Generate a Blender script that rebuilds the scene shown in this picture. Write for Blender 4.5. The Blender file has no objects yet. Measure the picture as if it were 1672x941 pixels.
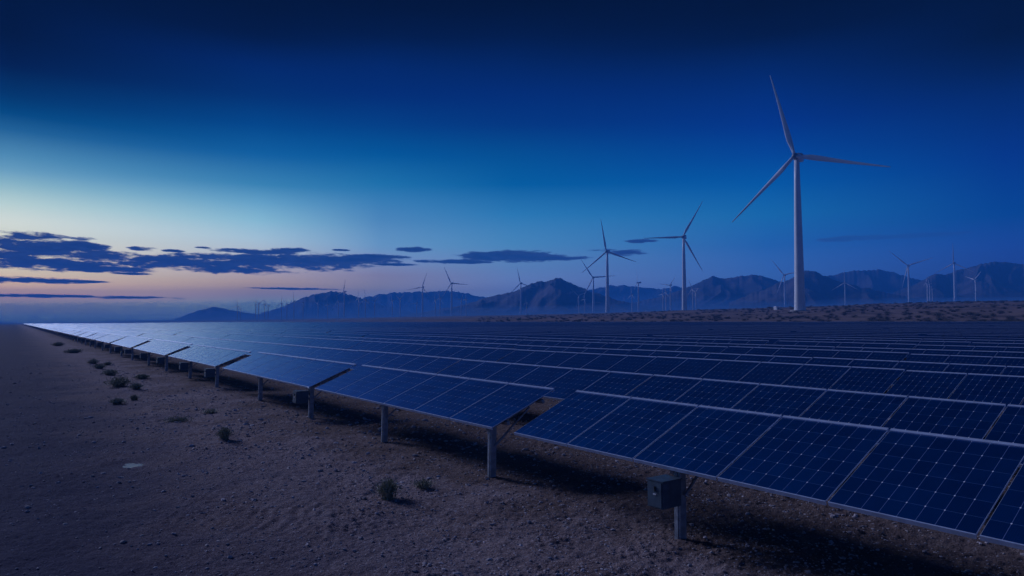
import bpy, math, random
import numpy as np
from mathutils import Vector

random.seed(7)
RNG = np.random.default_rng(11)
SC = bpy.context.scene
COL = SC.collection

# ------------------------------------------------------------------ place
FP, CX, CY = 1100.0, 836.0, 470.5          # focal length and centre of the lens, photo pixels
YAW = math.radians(36.4)                   # rows run this far to the left of the view
PIT = math.atan(55.5 / 1100)
L = 1.7                                    # length of a panel up the slope
TILT = math.radians(23.2)
H = 1.79 * L                               # eye height
HL = H - 1.193 * L                         # low edge of the tables
HU = HL + L * math.sin(TILT)
PX = np.array([math.cos(YAW), math.sin(YAW)])      # across the rows
PY = np.array([-math.sin(YAW), math.cos(YAW)])     # along the rows
FIELD_END = 232.0
XLOW = 4.37 * L

def lin(r, g, b):
    def c(v):
        v /= 255.0
        return v / 12.92 if v <= 0.04045 else ((v + 0.055) / 1.055) ** 2.4
    return (c(r), c(g), c(b), 1.0)

# ------------------------------------------------------------------ noise
def _hash(ix, iy, seed):
    h = (ix.astype(np.int64) * 374761393 + iy.astype(np.int64) * 668265263 + seed * 1442695041) & 0xFFFFFFFF
    h = ((h ^ (h >> 13)) * 1274126177) & 0xFFFFFFFF
    return (h ^ (h >> 16)) & 0xFFFFFFFF

def perlin(x, y, seed=0):
    x = np.asarray(x, float); y = np.asarray(y, float)
    ix = np.floor(x); iy = np.floor(y)
    fx = x - ix; fy = y - iy
    ux = fx * fx * fx * (fx * (fx * 6 - 15) + 10); uy = fy * fy * fy * (fy * (fy * 6 - 15) + 10)
    def g(dx, dy):
        a = _hash(ix + dx, iy + dy, seed) * (2 * math.pi / 4294967296.0)
        return np.cos(a) * (fx - dx) + np.sin(a) * (fy - dy)
    a = g(0, 0); b = g(1, 0); c = g(0, 1); d = g(1, 1)
    return ((a + (b - a) * ux) + ((c + (d - c) * ux) - (a + (b - a) * ux)) * uy) * 1.5

def fbm(x, y, oct=4, seed=0, gain=0.5):
    s = 0; a = 1
    for k in range(oct):
        s = s + a * perlin(x * 2 ** k, y * 2 ** k, seed + k * 17); a *= gain
    return s

def sstep(a, b, v):
    t = np.clip((v - a) / (b - a), 0, 1)
    return t * t * (3 - 2 * t)

# ------------------------------------------------------------------ terrain
EU = np.array([-3.0, -.8, -.4, -.25, -.1, 0, .15, .27, .43, .5, .6, .69, .9, 3.0])
EV = np.array([0.5, 1.0, 4.0, 6.3, 9.5, 11, 14.5, 19.5, 24, 27, 30.5, 33, 37, 40.0])

def base_z(x, y):
    """large shape of the land (camera stands over 0,0; y forward)"""
    x = np.asarray(x, float); y = np.asarray(y, float)
    X = x * PX[0] + y * PX[1]
    r = np.hypot(x, y)
    u = np.where(y > 1, x / np.maximum(y, 1), np.where(x > 0, 3.0, -3.0))
    e = np.interp(u, EU, EV)
    inside = 1.5 * sstep(45, FIELD_END, X)
    s = np.maximum(X - FIELD_END - 3, 0)
    far = H + np.maximum(y, r * .3) * e * (1 - np.exp(-s / 110)) / 1100
    k = 1 - np.exp(-s / 60)
    z = inside * (1 - k) + far * k
    z = z + k * (fbm(x / 60, y / 60, 3, 5) * 0.7 + fbm(x / 14, y / 14, 2, 8) * .22) * np.clip(r / 300, 0, 1.6)
    far2 = sstep(500, 1500, r) * (X < FIELD_END) * fbm(x / 200, y / 200, 2, 3) * .3
    return z + far2

def ray(px, py):
    F = Vector((0, math.cos(PIT), math.sin(PIT))); U = Vector((0, -math.sin(PIT), math.cos(PIT)))
    return F + Vector((1, 0, 0)) * ((px - CX) / FP) - U * ((py - CY) / FP)

def on_ground(px, py):
    d = ray(px, py); t = -H / d.z
    return d.x * t, d.y * t

def row_y(px, X):
    """where along the row at across-distance X the photo column px falls"""
    d = ray(px, 600)
    return X * (d.x * PY[0] + d.y * PY[1]) / (d.x * PX[0] + d.y * PX[1])

PUD = on_ground(205, 760)
RUT = on_ground(468, 850)

def fine_z(x, y):
    """clods, crust and wheel marks; fades with distance"""
    X = x * PX[0] + y * PX[1]; Y = x * PY[0] + y * PY[1]
    r = np.hypot(x, y)
    rough = .62 + .38 * sstep(1.5, 5.0, X + 1.2 * fbm(x / 3, y / 3, 2, 41))
    near = 1 - sstep(45, 110, r)
    z = fbm(x / 3.1, y / 3.1, 3, 21) * .045
    wm = np.exp(-((x - RUT[0]) / .62) ** 4) * np.exp(-((y - RUT[1]) / .75) ** 4)
    rough = rough * (1 - .7 * wm)
    z = z + rough * fbm(x / .62, y / .62, 3, 22) * .02
    cr = 1 - np.abs(fbm((x + .06 * perlin(x * 3, y * 3, 9)) / .26, y / .17, 3, 23))
    z = z + rough * (np.clip(cr, 0, 1) ** 2) * .024
    patch = sstep(.05, .5, fbm(x / 1.7, y / 1.7, 2, 31))
    z = z + (.3 + .7 * rough) * (.35 + .65 * patch) * np.maximum(fbm(x / .13, y / .085, 3, 25, .6) - .04, 0) * .036
    # a wind-laid edge along the track
    z = z + .05 * np.exp(-((X - 4.1 - .5 * fbm(Y / 6, Y * 0, 2, 50)) / .5) ** 2)
    # short churned wheel marks
    dx = x - RUT[0]; dy = y - RUT[1]
    m = np.exp(-(dx / .62) ** 4) * np.exp(-(dy / .75) ** 4)
    z = z + m * .013 * np.cos((dx + .05 * np.sin(dy * 5) + .09 * fbm(x / .5, y / .5, 2, 90)) * 2 * math.pi / .23) * (1 + .8 * fbm(x / .3, y / .3, 2, 91))
    # hollow that holds the puddle
    q = np.exp(-(((x - PUD[0]) / .42) ** 2 + ((y - PUD[1]) / .5) ** 2) ** 2)
    z = z * (1 - .45 * q) - .03 * q
    return z * near

def ground_z(x, y):
    return base_z(x, y) + fine_z(np.asarray(x, float), np.asarray(y, float))

def gz(x, y):
    return float(base_z(np.array([x]), np.array([y]))[0])

# ------------------------------------------------------------------ mesh helpers
class MB:
    def __init__(s):
        s.v = []; s.f = []; s.m = []; s.uv = []
    def face(s, pts, mat=0, uv=None):
        n = len(s.v); s.v += [tuple(p) for p in pts]; s.f.append(tuple(range(n, n + len(pts)))); s.m.append(mat)
        s.uv.append(uv or [(0, 0)] * len(pts))
    def box(s, lo, hi, mat=0, skip=()):
        x0, y0, z0 = lo; x1, y1, z1 = hi
        n = len(s.v)
        s.v += [(x0, y0, z0), (x1, y0, z0), (x1, y1, z0), (x0, y1, z0), (x0, y0, z1), (x1, y0, z1), (x1, y1, z1), (x0, y1, z1)]
        fs = {'b': (0, 3, 2, 1), 't': (4, 5, 6, 7), 'f': (0, 1, 5, 4), 'k': (2, 3, 7, 6), 'r': (1, 2, 6, 5), 'l': (3, 0, 4, 7)}
        for k, f in fs.items():
            if k in skip: continue
            s.f.append(tuple(n + i for i in f)); s.m.append(mat); s.uv.append([(0, 0)] * 4)
    def bar(s, a, b, w, h, mat=0):
        a = Vector(a); b = Vector(b); d = (b - a).normalized()
        q = d.cross(Vector((0, 1, 0.01))).normalized() if abs(d.y) < .9 else d.cross(Vector((0, 0, 1))).normalized()
        t = d.cross(q)
        n = len(s.v)
        for p in (a, b):
            for i, j in ((-1, -1), (1, -1), (1, 1), (-1, 1)):
                s.v.append(tuple(p + q * (i * w / 2) + t * (j * h / 2)))
        for f in ((0, 1, 2, 3), (7, 6, 5, 4), (0, 4, 5, 1), (1, 5, 6, 2), (2, 6, 7, 3), (3, 7, 4, 0)):
            s.f.append(tuple(n + i for i in f)); s.m.append(mat); s.uv.append([(0, 0)] * 4)
    def ring_loft(s, rings, mat=0, cap=True):
        n = len(s.v); k = len(rings[0])
        for r in rings: s.v += [tuple(p) for p in r]
        for i in range(len(rings) - 1):
            for j in range(k):
                a = n + i * k + j; b = n + i * k + (j + 1) % k
                s.f.append((a, b, b + k, a + k)); s.m.append(mat); s.uv.append([(0, 0)] * 4)
        if cap:
            s.f.append(tuple(n + j for j in reversed(range(k)))); s.m.append(mat); s.uv.append([(0, 0)] * k)
            o = n + (len(rings) - 1) * k
            s.f.append(tuple(o + j for j in range(k))); s.m.append(mat); s.uv.append([(0, 0)] * k)
    def mesh(s, name, mats, smooth=False):
        me = bpy.data.meshes.new(name)
        me.from_pydata(s.v, [], s.f)
        for m in mats: me.materials.append(m)
        me.polygons.foreach_set('material_index', s.m)
        uvl = me.uv_layers.new(name='UVMap')
        flat = [c for f in s.uv for p in f for c in p]
        uvl.data.foreach_set('uv', flat)
        if smooth:
            me.polygons.foreach_set('use_smooth', [True] * len(s.f))
        me.update()
        return me

def link(name, me, parent=None, loc=(0, 0, 0), rot=(0, 0, 0)):
    o = bpy.data.objects.new(name, me); COL.objects.link(o)
    o.location = loc; o.rotation_euler = rot
    if parent: o.parent = parent
    return o

def tag(o, label=None, cat=None, group=None, kind=None):
    if label: o['label'] = label
    if cat: o['category'] = cat
    if group: o['group'] = group
    if kind: o['kind'] = kind
    return o

def copy_tree(o, parent=None):
    c = o.copy(); COL.objects.link(c); c.parent = parent
    for ch in KIDS.get(o.name, []):
        KIDS.setdefault(c.name, []).append(copy_tree(ch, c))
    return c
KIDS = {}
def child(name, me, parent, loc=(0, 0, 0), rot=(0, 0, 0)):
    o = link(name, me, parent, loc, rot); KIDS.setdefault(parent.name, []).append(o); return o

def mesh_np(name, verts, faces, mat, smooth=True):
    me = bpy.data.meshes.new(name)
    nv, nf = len(verts), len(faces); k = faces.shape[1]
    me.vertices.add(nv); me.vertices.foreach_set('co', np.ascontiguousarray(verts, np.float32).ravel())
    me.loops.add(nf * k); me.loops.foreach_set('vertex_index', np.ascontiguousarray(faces, np.int32).ravel())
    me.polygons.add(nf); me.polygons.foreach_set('loop_start', np.arange(0, nf * k, k, dtype=np.int32))
    me.polygons.foreach_set('use_smooth', np.full(nf, smooth))
    for m in (mat if isinstance(mat, list) else [mat]): me.materials.append(m)
    me.update(calc_edges=True); me.validate()
    return me

# ------------------------------------------------------------------ materials
class NT:
    def __init__(s, tree): s.t = tree; s.n = tree.nodes; s.l = tree.links
    def new(s, typ, **kw):
        n = s.n.new(typ)
        for k, v in kw.items(): setattr(n, k, v)
        return n
    def put(s, sock, v):
        if isinstance(v, bpy.types.NodeSocket): s.l.new(v, sock)
        elif v is not None: sock.default_value = v
    def math(s, op, a, b=None, c=None, clamp=False):
        n = s.new('ShaderNodeMath', operation=op, use_clamp=clamp)
        for i, v in enumerate((a, b, c)): s.put(n.inputs[i], v)
        return n.outputs[0]
    def mix(s, f, a, b, blend='MIX'):
        n = s.new('ShaderNodeMix', data_type='RGBA', blend_type=blend)
        s.put(n.inputs[0], f); s.put(n.inputs[6], a); s.put(n.inputs[7], b)
        return n.outputs[2]
    def sstep(s, v, a, b):
        n = s.new('ShaderNodeMapRange', interpolation_type='SMOOTHSTEP')
        s.put(n.inputs[0], v); n.inputs[1].default_value = a; n.inputs[2].default_value = b
        return n.outputs[0]
    def ramp(s, f, stops, interp='LINEAR'):
        n = s.new('ShaderNodeValToRGB'); r = n.color_ramp; r.interpolation = interp
        while len(r.elements) > 1: r.elements.remove(r.elements[-1])
        r.elements[0].position = stops[0][0]; r.elements[0].color = stops[0][1]
        for p, c in stops[1:]:
            e = r.elements.new(p); e.color = c
        s.put(n.inputs[0], f); return n.outputs[0]
    def noise(s, vec, scale, detail=4, rough=.55, dist=0.0):
        n = s.new('ShaderNodeTexNoise'); s.put(n.inputs['Vector'], vec)
        n.inputs['Scale'].default_value = scale; n.inputs['Detail'].default_value = detail
        n.inputs['Roughness'].default_value = rough; n.inputs['Distortion'].default_value = dist
        return n.outputs[0]

def mat(name):
    m = bpy.data.materials.new(name); m.use_nodes = True
    t = NT(m.node_tree); b = m.node_tree.nodes['Principled BSDF']
    return m, t, b

def simple(name, col, rough=.5, metal=0.0, var=.12, vscale=3.0, bump=0.0):
    m, t, b = mat(name)
    co = t.new('ShaderNodeTexCoord').outputs['Object']
    nz = t.noise(co, vscale, 5, .6)
    c0 = tuple(v * (1 - var) for v in col[:3]) + (1,); c1 = tuple(min(1, v * (1 + var)) for v in col[:3]) + (1,)
    t.put(b.inputs['Base Color'], t.mix(t.sstep(nz, .35, .65), c0, c1))
    b.inputs['Roughness'].default_value = rough; b.inputs['Metallic'].default_value = metal
    if bump:
        bn = t.new('ShaderNodeBump'); bn.inputs['Strength'].default_value = bump; bn.inputs['Distance'].default_value = .01
        t.put(bn.inputs['Height'], nz); t.l.new(bn.outputs[0], b.inputs['Normal'])
    return m

def make_panel_mat():
    m, t, b = mat('solar_cells')
    uv = t.new('ShaderNodeUVMap', uv_map='UVMap').outputs[0]
    sp = t.new('ShaderNodeSeparateXYZ'); t.put(sp.inputs[0], uv)
    u, v = sp.outputs[0], sp.outputs[1]
    def dist(x): return t.math('ABSOLUTE', t.math('SUBTRACT', t.math('FRACT', t.math('ADD', x, .5)), .5))
    du, dv = dist(u), dist(v)
    lu = t.math('SUBTRACT', 1.0, t.sstep(du, .007, .019))
    lv = t.math('SUBTRACT', 1.0, t.sstep(dv, .006, .016))
    dot = t.math('SUBTRACT', 1.0, t.sstep(t.math('ADD', du, dv), .042, .058))
    fing = t.math('SUBTRACT', 1.0, t.sstep(dist(t.math('MULTIPLY', u, 9.0)), .04, .14))
    # cells differ a little from each other
    fl = t.new('ShaderNodeCombineXYZ'); t.put(fl.inputs[0], t.math('FLOOR', u)); t.put(fl.inputs[1], t.math('FLOOR', v))
    rnd = t.new('ShaderNodeObjectInfo').outputs['Random']; t.put(fl.inputs[2], rnd)
    wn = t.new('ShaderNodeTexWhiteNoise', noise_dimensions='3D'); t.put(wn.inputs[0], fl.outputs[0])
    cell = t.mix(wn.outputs[0], PANEL_DARK, PANEL_LITE)
    cell = t.mix(t.math('MULTIPLY', fing, .3), cell, (.03, .13, .42, 1))
    c = t.mix(t.math('MULTIPLY', lv, .4), cell, (.22, .27, .5, 1))
    c = t.mix(t.math('MULTIPLY', lu, .6), c, (.3, .34, .56, 1))
    c = t.mix(dot, c, (.9, .92, 1, 1))
    wires = t.math('MAXIMUM', dot, t.math('MAXIMUM', t.math('MULTIPLY', lu, .9), t.math('MULTIPLY', lv, .6)))
    t.put(b.inputs['Metallic'], t.math('MULTIPLY', t.math('SUBTRACT', 1.0, wires), .88))
    obj = t.new('ShaderNodeTexCoord').outputs['Object']
    dust = t.noise(obj, 1.3, 6, .65)
    c = t.mix(t.math('MULTIPLY', t.sstep(dust, .5, .8), .05), c, (.2, .17, .15, 1))
    t.put(b.inputs['Base Color'], c)
    t.put(b.inputs['Roughness'], t.math('ADD', PANEL_ROUGH, t.math('MULTIPLY', t.sstep(dust, .4, .75), .07)))
    b.inputs['Coat Weight'].default_value = 1.0; b.inputs['Coat IOR'].default_value = 1.42; b.inputs['Coat Roughness'].default_value = .2
    b.inputs['IOR'].default_value = PANEL_IOR
    b.inputs['Specular Tint'].default_value = PANEL_TINT
    bn = t.new('ShaderNodeBump'); bn.inputs['Strength'].default_value = .05; bn.inputs['Distance'].default_value = .004
    t.put(bn.inputs['Height'], t.noise(obj, 2.2, 2, .5)); t.l.new(bn.outputs[0], b.inputs['Normal'])
    return m

PANEL_DARK = (.002, .072, .265, 1); PANEL_LITE = (.003, .092, .325, 1)
PANEL_ROUGH = .48; PANEL_IOR = 1.6; PANEL_TINT = (.03, .34, .30, 1)

M_CELL = make_panel_mat()
M_ALU = simple('anodised_aluminium', (.56, .64, .82), .36, .25, .1, 6)
M_STEEL = simple('galvanised_steel', (.34, .36, .4), .5, .5, .22, 9)
M_BACK = simple('panel_backsheet', (.03, .03, .036), .7, 0, .1, 4)
M_BOX = simple('grey_painted_cabinet', (.07, .105, .14), .42, 0, .15, 7)
M_DARK = simple('dark_rubber', (.02, .02, .022), .6)
M_LABEL = simple('pale_sticker', (.6, .6, .62), .5)
M_TURB = simple('white_turbine_paint', (.78, .78, .8), .45, 0, .06, .15)
M_TGREY = simple('grey_turbine_fittings', (.16, .17, .2), .5)
M_CONC = simple('concrete_footing', (.34, .32, .3), .85, 0, .2, 2)

def make_ground_mat():
    m, t, b = mat('desert_soil')
    geo = t.new('ShaderNodeNewGeometry').outputs['Position']
    n1 = t.noise(geo, .35, 6, .6); n2 = t.noise(geo, 2.6, 6, .62); n3 = t.noise(geo, 21, 5, .65)
    c = t.mix(t.sstep(n1, .35, .68), (.33, .245, .245, 1), (.24, .165, .155, 1))
    c = t.mix(t.math('MULTIPLY', t.sstep(n2, .48, .7), .55), c, (.42, .335, .335, 1))
    c = t.mix(t.math('MULTIPLY', t.sstep(n3, .5, .75), .5), c, (.16, .115, .10, 1))
    fl = t.noise(geo, 30, 3, .6)
    c = t.mix(t.math('MULTIPLY', t.sstep(fl, .56, .64), .7), c, (.60, .52, .54, 1))
    c = t.mix(t.math('MULTIPLY', t.math('SUBTRACT', 1.0, t.sstep(fl, .30, .42)), .6), c, (.07, .05, .048, 1))
    # redder churned soil with table shade painted in from the posts on, bluish compacted gravel on the track
    dp = t.new('ShaderNodeVectorMath', operation='DOT_PRODUCT'); t.put(dp.inputs[0], geo)
    dp.inputs[1].default_value = (PX[0], PX[1], 0)
    wob = t.math('ADD', dp.outputs['Value'], t.math('MULTIPLY', t.math('SUBTRACT', n1, .5), 7.0))
    c = t.mix(t.math('MULTIPLY', t.sstep(wob, 5.2, 8.2), .62), c, (.125, .082, .062, 1))
    tr = t.math('SUBTRACT', 1.0, t.sstep(wob, 0.2, 5.6))
    c = t.mix(t.math('MULTIPLY', tr, .93), c, (.058, .058, .102, 1))
    # far desert: paler sand
    c = t.mix(t.sstep(dp.outputs['Value'], FIELD_END - 6, FIELD_END + 12), c,
              t.mix(t.sstep(t.noise(geo, .05, 6, .7), .42, .62), (.27, .19, .165, 1), (.15, .11, .095, 1)))
    t.put(b.inputs['Base Color'], c)
    b.inputs['Roughness'].default_value = .92
    b.inputs['Specular IOR Level'].default_value = .03
    bn = t.new('ShaderNodeBump'); bn.inputs['Strength'].default_value = 1.0; bn.inputs['Distance'].default_value = .09
    h = t.math('ADD', t.math('MULTIPLY', t.noise(geo, 9, 6, .7), .6), t.math('MULTIPLY', t.noise(geo, 34, 4, .6), .35))
    t.put(bn.inputs['Height'], h); t.l.new(bn.outputs[0], b.inputs['Normal'])
    return m
M_GROUND = make_ground_mat()
M_STONE = simple('dusty_stones', (.42, .36, .37), .95, 0, .35, 5)

def make_leaf(name, a, c):
    m, t, b = mat(name)
    at = t.new('ShaderNodeTexCoord').outputs['Object']
    t.put(b.inputs['Base Color'], t.mix(t.sstep(t.noise(at, 14, 3), .35, .65), a, c))
    b.inputs['Roughness'].default_value = .75
    return m
M_LEAF = make_leaf('dry_green_twigs', (.26, .27, .18, 1), (.42, .39, .28, 1))
M_SCRUB = make_leaf('dark_scrub', (.10, .092, .07, 1), (.17, .135, .10, 1))

def make_rock():
    m, t, b = mat('bare_mountain_rock')
    geo = t.new('ShaderNodeNewGeometry').outputs['Position']
    n = t.noise(geo, .009, 5, .55, .3)
    c = t.mix(t.sstep(n, .38, .64), (.042, .037, .042, 1), (.105, .08, .082, 1))
    t.put(b.inputs['Base Color'], c); b.inputs['Roughness'].default_value = .95
    bn = t.new('ShaderNodeBump'); bn.inputs['Strength'].default_value = 1; bn.inputs['Distance'].default_value = 10
    t.put(bn.inputs['Height'], t.noise(geo, .02, 3, .5)); t.l.new(bn.outputs[0], b.inputs['Normal'])
    return m
M_ROCK = make_rock()

def make_water():
    m, t, b = mat('still_water')
    b.inputs['Base Color'].default_value = (.2, .175, .19, 1); b.inputs['Roughness'].default_value = .3
    b.inputs['IOR'].default_value = 1.33
    return m
M_WATER = make_water()

# ------------------------------------------------------------------ ground sheet
def build_ground():
    a1 = np.radians(np.linspace(-50, 50, 760))
    side = np.radians(np.concatenate([np.linspace(50.8, 80, 22), np.linspace(84, 276, 40), np.linspace(280, 309.2, 22)]))
    ang = np.concatenate([a1, side]); na = len(ang)
    r = [0.6]
    while r[-1] < 6: r.append(r[-1] * 1.05)
    while r[-1] < 70: r.append(r[-1] * 1.0046)
    while r[-1] < 700: r.append(r[-1] * 1.016)
    while r[-1] < 3900: r.append(r[-1] * 1.04)
    r = np.array(r); nr = len(r)
    A, R = np.meshgrid(ang, r)
    x = R * np.sin(A); y = R * np.cos(A)
    z = ground_z(x.ravel(), y.ravel())
    v = np.column_stack([x.ravel(), y.ravel(), z])
    i = np.arange(nr - 1)[:, None] * na; j = np.arange(na)[None, :]; jn = (j + 1) % na
    f = np.stack([i + j, i + na + j, i + na + jn, i + jn], -1).reshape(-1, 4)
    c = len(v); v = np.vstack([v, [[0, 0, float(ground_z(np.array([0.01]), np.array([0.01]))[0])]]])
    me = mesh_np('ground', v, f, M_GROUND)
    import bmesh
    o = link('ground', me); tag(o, kind='structure')
    return o
build_ground()

def build_puddle():
    n = 40; mb = MB(); pts = []
    for k in range(n):
        a = 2 * math.pi * k / n
        q = 1 + .16 * math.sin(3 * a + 1) + .1 * math.sin(5 * a)
        pts.append((PUD[0] + .40 * q * math.cos(a), PUD[1] + .40 * q * math.sin(a), -.012))
    mb.face(pts)
    o = link('puddle', mb.mesh('puddle', [M_WATER])); tag(o, kind='structure')
build_puddle()

# ------------------------------------------------------------------ loose stones and clods
def build_stones():
    t = (1 + 5 ** .5) / 2
    ico = np.array([(-1, t, 0), (1, t, 0), (-1, -t, 0), (1, -t, 0), (0, -1, t), (0, 1, t), (0, -1, -t), (0, 1, -t), (t, 0, -1), (t, 0, 1), (-t, 0, -1), (-t, 0, 1)]) / 1.9
    fc = np.array([(0, 11, 5), (0, 5, 1), (0, 1, 7), (0, 7, 10), (0, 10, 11), (1, 5, 9), (5, 11, 4), (11, 10, 2), (10, 7, 6), (7, 1, 8), (3, 9, 4), (3, 4, 2), (3, 2, 6), (3, 6, 8), (3, 8, 9), (4, 9, 5), (2, 4, 11), (6, 2, 10), (8, 6, 7), (9, 8, 1)])
    N = 75000
    r = 7.0 * (60 / 7.0) ** (RNG.random(N) ** 1.15)
    a = np.radians(RNG.uniform(-46, 44, N))
    x = r * np.sin(a); y = r * np.cos(a)
    X = x * PX[0] + y * PX[1]
    dens = .25 + .75 * sstep(1, 6, X) * (1 - .3 * sstep(8, 12, X))
    dens = dens * (.35 + .65 * sstep(-.2, .35, fbm(x / 1.4, y / 1.4, 2, 77)))
    keep = (RNG.random(N) < dens) & (np.hypot((x - PUD[0]) / .5, (y - PUD[1]) / .5) > 1)
    x, y, r = x[keep], y[keep], r[keep]; n = len(x)
    s = np.clip(RNG.lognormal(-4.5, .5, n), .006, .045) * np.clip(r / 12, .8, 1.9)
    z = ground_z(x, y)
    rot = RNG.random(n) * 6.28
    V = ico[None] * (1 + RNG.uniform(-.32, .32, (n, 12, 1)))
    V = V * (s[:, None, None] * np.stack([RNG.uniform(.8, 1.7, n), RNG.uniform(.7, 1.1, n), RNG.uniform(.45, .8, n)], -1)[:, None, :])
    c, q = np.cos(rot)[:, None], np.sin(rot)[:, None]
    V = np.stack([V[..., 0] * c - V[..., 1] * q, V[..., 0] * q + V[..., 1] * c, V[..., 2]], -1)
    V = V + np.stack([x, y, z + s * .1], -1)[:, None, :]
    F = fc[None] + (np.arange(n) * 12)[:, None, None]
    o = link('gravel', mesh_np('gravel', V.reshape(-1, 3), F.reshape(-1, 3), M_STONE, False))
    tag(o, 'loose brown stones and clods scattered over the bare soil', 'gravel', kind='stuff')
build_stones()

# ------------------------------------------------------------------ solar tables
NP_ = 6
W = .9 * L                                   # pitch of the panels along the row
LEN = NP_ * W
CT, ST = math.cos(TILT), math.sin(TILT)
GAP = .034

def slope(x, z=0.0):                          # a point x up the slope, z above the panel face
    return (x * CT - z * ST, HL + x * ST + z * CT)

def panel_meshes():
    g = MB(); y0, y1 = GAP / 2 + .003, W - GAP / 2 - .003
    a, b = .016, L - .05
    g.face([(a, y0, 0), (b, y0, 0), (b, y1, 0), (a, y1, 0)], 0, [(0.04, 0.02), (0.04, 5.98), (7.96, 5.98), (7.96, 0.02)])
    # normal must look up the sky
    g.f[-1] = g.f[-1]
    g.face([(a, y1, -.012), (b, y1, -.012), (b, y0, -.012), (a, y0, -.012)], 1)
    glass = g.mesh('panel', [M_CELL, M_BACK])
    f = MB(); Y0, Y1 = GAP / 2, W - GAP / 2
    f.box((0, Y0, -.048), (a, Y1, .003))                    # low rail
    f.box((b, Y0, -.048), (L, Y1, .014))                    # high rail
    f.box((a, Y0, -.016), (b, y0, .0012)); f.box((a, y1, -.016), (b, Y1, .0012))
    return glass, f.mesh('frame', [M_ALU])
ME_PANEL, ME_FRAME = panel_meshes()

def post_mesh(h, name):                      # a C-section driven post
    m = MB(); w, d, t = .13, .11, .012
    m.box((-w / 2, -d / 2, -.25), (-w / 2 + t, d / 2, h)); 
    m.box((-w / 2 + t, -d / 2, -.25), (w / 2, -d / 2 + t, h - .004))
    m.box((-w / 2 + t, d / 2 - t, -.25), (w / 2, d / 2, h - .004))
    m.box((-w / 2 - .012, -.018, -.25), (-w / 2, .018, h - .002))
    return m.mesh(name, [M_STEEL])
PF = .2                                      # posts stand a little behind the low edge
PFY = (.03, .53)
ME_FPOST = post_mesh(HL + PF * ST / CT - .1, 'post')

def misc_meshes():
    p = MB(); p.box((-.03, -.04, -.07), (.03, LEN + .1, 0)); purlin = p.mesh('purlin', [M_STEEL])
    r = MB(); r.box((.08, -.035, -.13), (L - .12, .035, -.0702)); rafter = r.mesh('rafter', [M_STEEL])
    b = MB(); b.bar((PF, 0, .62), (PF + .85, 0, HL + (PF + .85) * ST / CT - .14), .03, .03); brace = b.mesh('brace', [M_STEEL])
    c = MB(); c.box((-.19, -.14, -.19), (.19, .14, .17)); c.box((-.20, -.15, .1702), (.20, .15, .185))
    c.box((.19, -.05, -.1), (.25, .05, -.04)); c.box((.19, -.05, .06), (.25, .05, .12)); cab = c.mesh('junction_box', [M_BOX])
    d = MB(); d.box((-.204, -.125, -.172), (-.1902, .125, .155)); door = d.mesh('box_door', [M_BOX])
    k = MB(); k.box((-.222, -.02, .035), (-.2042, -.008, .105)); k.box((-.212, -.035, -.012), (-.2042, .02, .006), 1); latch = k.mesh('latch', [M_DARK, M_LABEL])
    return purlin, rafter, brace, cab, door, latch
ME_PURLIN, ME_RAFTER, ME_BRACE, ME_CAB, ME_DOOR, ME_LATCH = misc_meshes()

def full_table(boxes=(), brace=(), spots=PFY):
    t = bpy.data.objects.new('solar_table', None); COL.objects.link(t); t.empty_display_size = .3
    for i in range(NP_):
        p = child('panel', ME_PANEL, t, (0, i * W, HL), (0, -TILT, 0))
        child('frame', ME_FRAME, p)
    for xs in (.36, 1.3):
        x, z = slope(xs, -.05); child('purlin', ME_PURLIN, t, (x, 0, z), (0, -TILT, 0))
    for k, fy in enumerate(spots):
        y = fy * LEN
        child('post', ME_FPOST, t, (PF, y, 0))
        x, z = slope(0, -.05); child('rafter', ME_RAFTER, t, (x, y + .09, z), (0, -TILT, 0))
        child('brace', ME_BRACE, t, (0, y - .09, 0))
        if k in boxes:
            b = child('junction_box', ME_CAB, t, (PF - .34, y - .01, HL - .31))
            child('box_door', ME_DOOR, b); child('latch', ME_LATCH, b)
    return t

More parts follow.
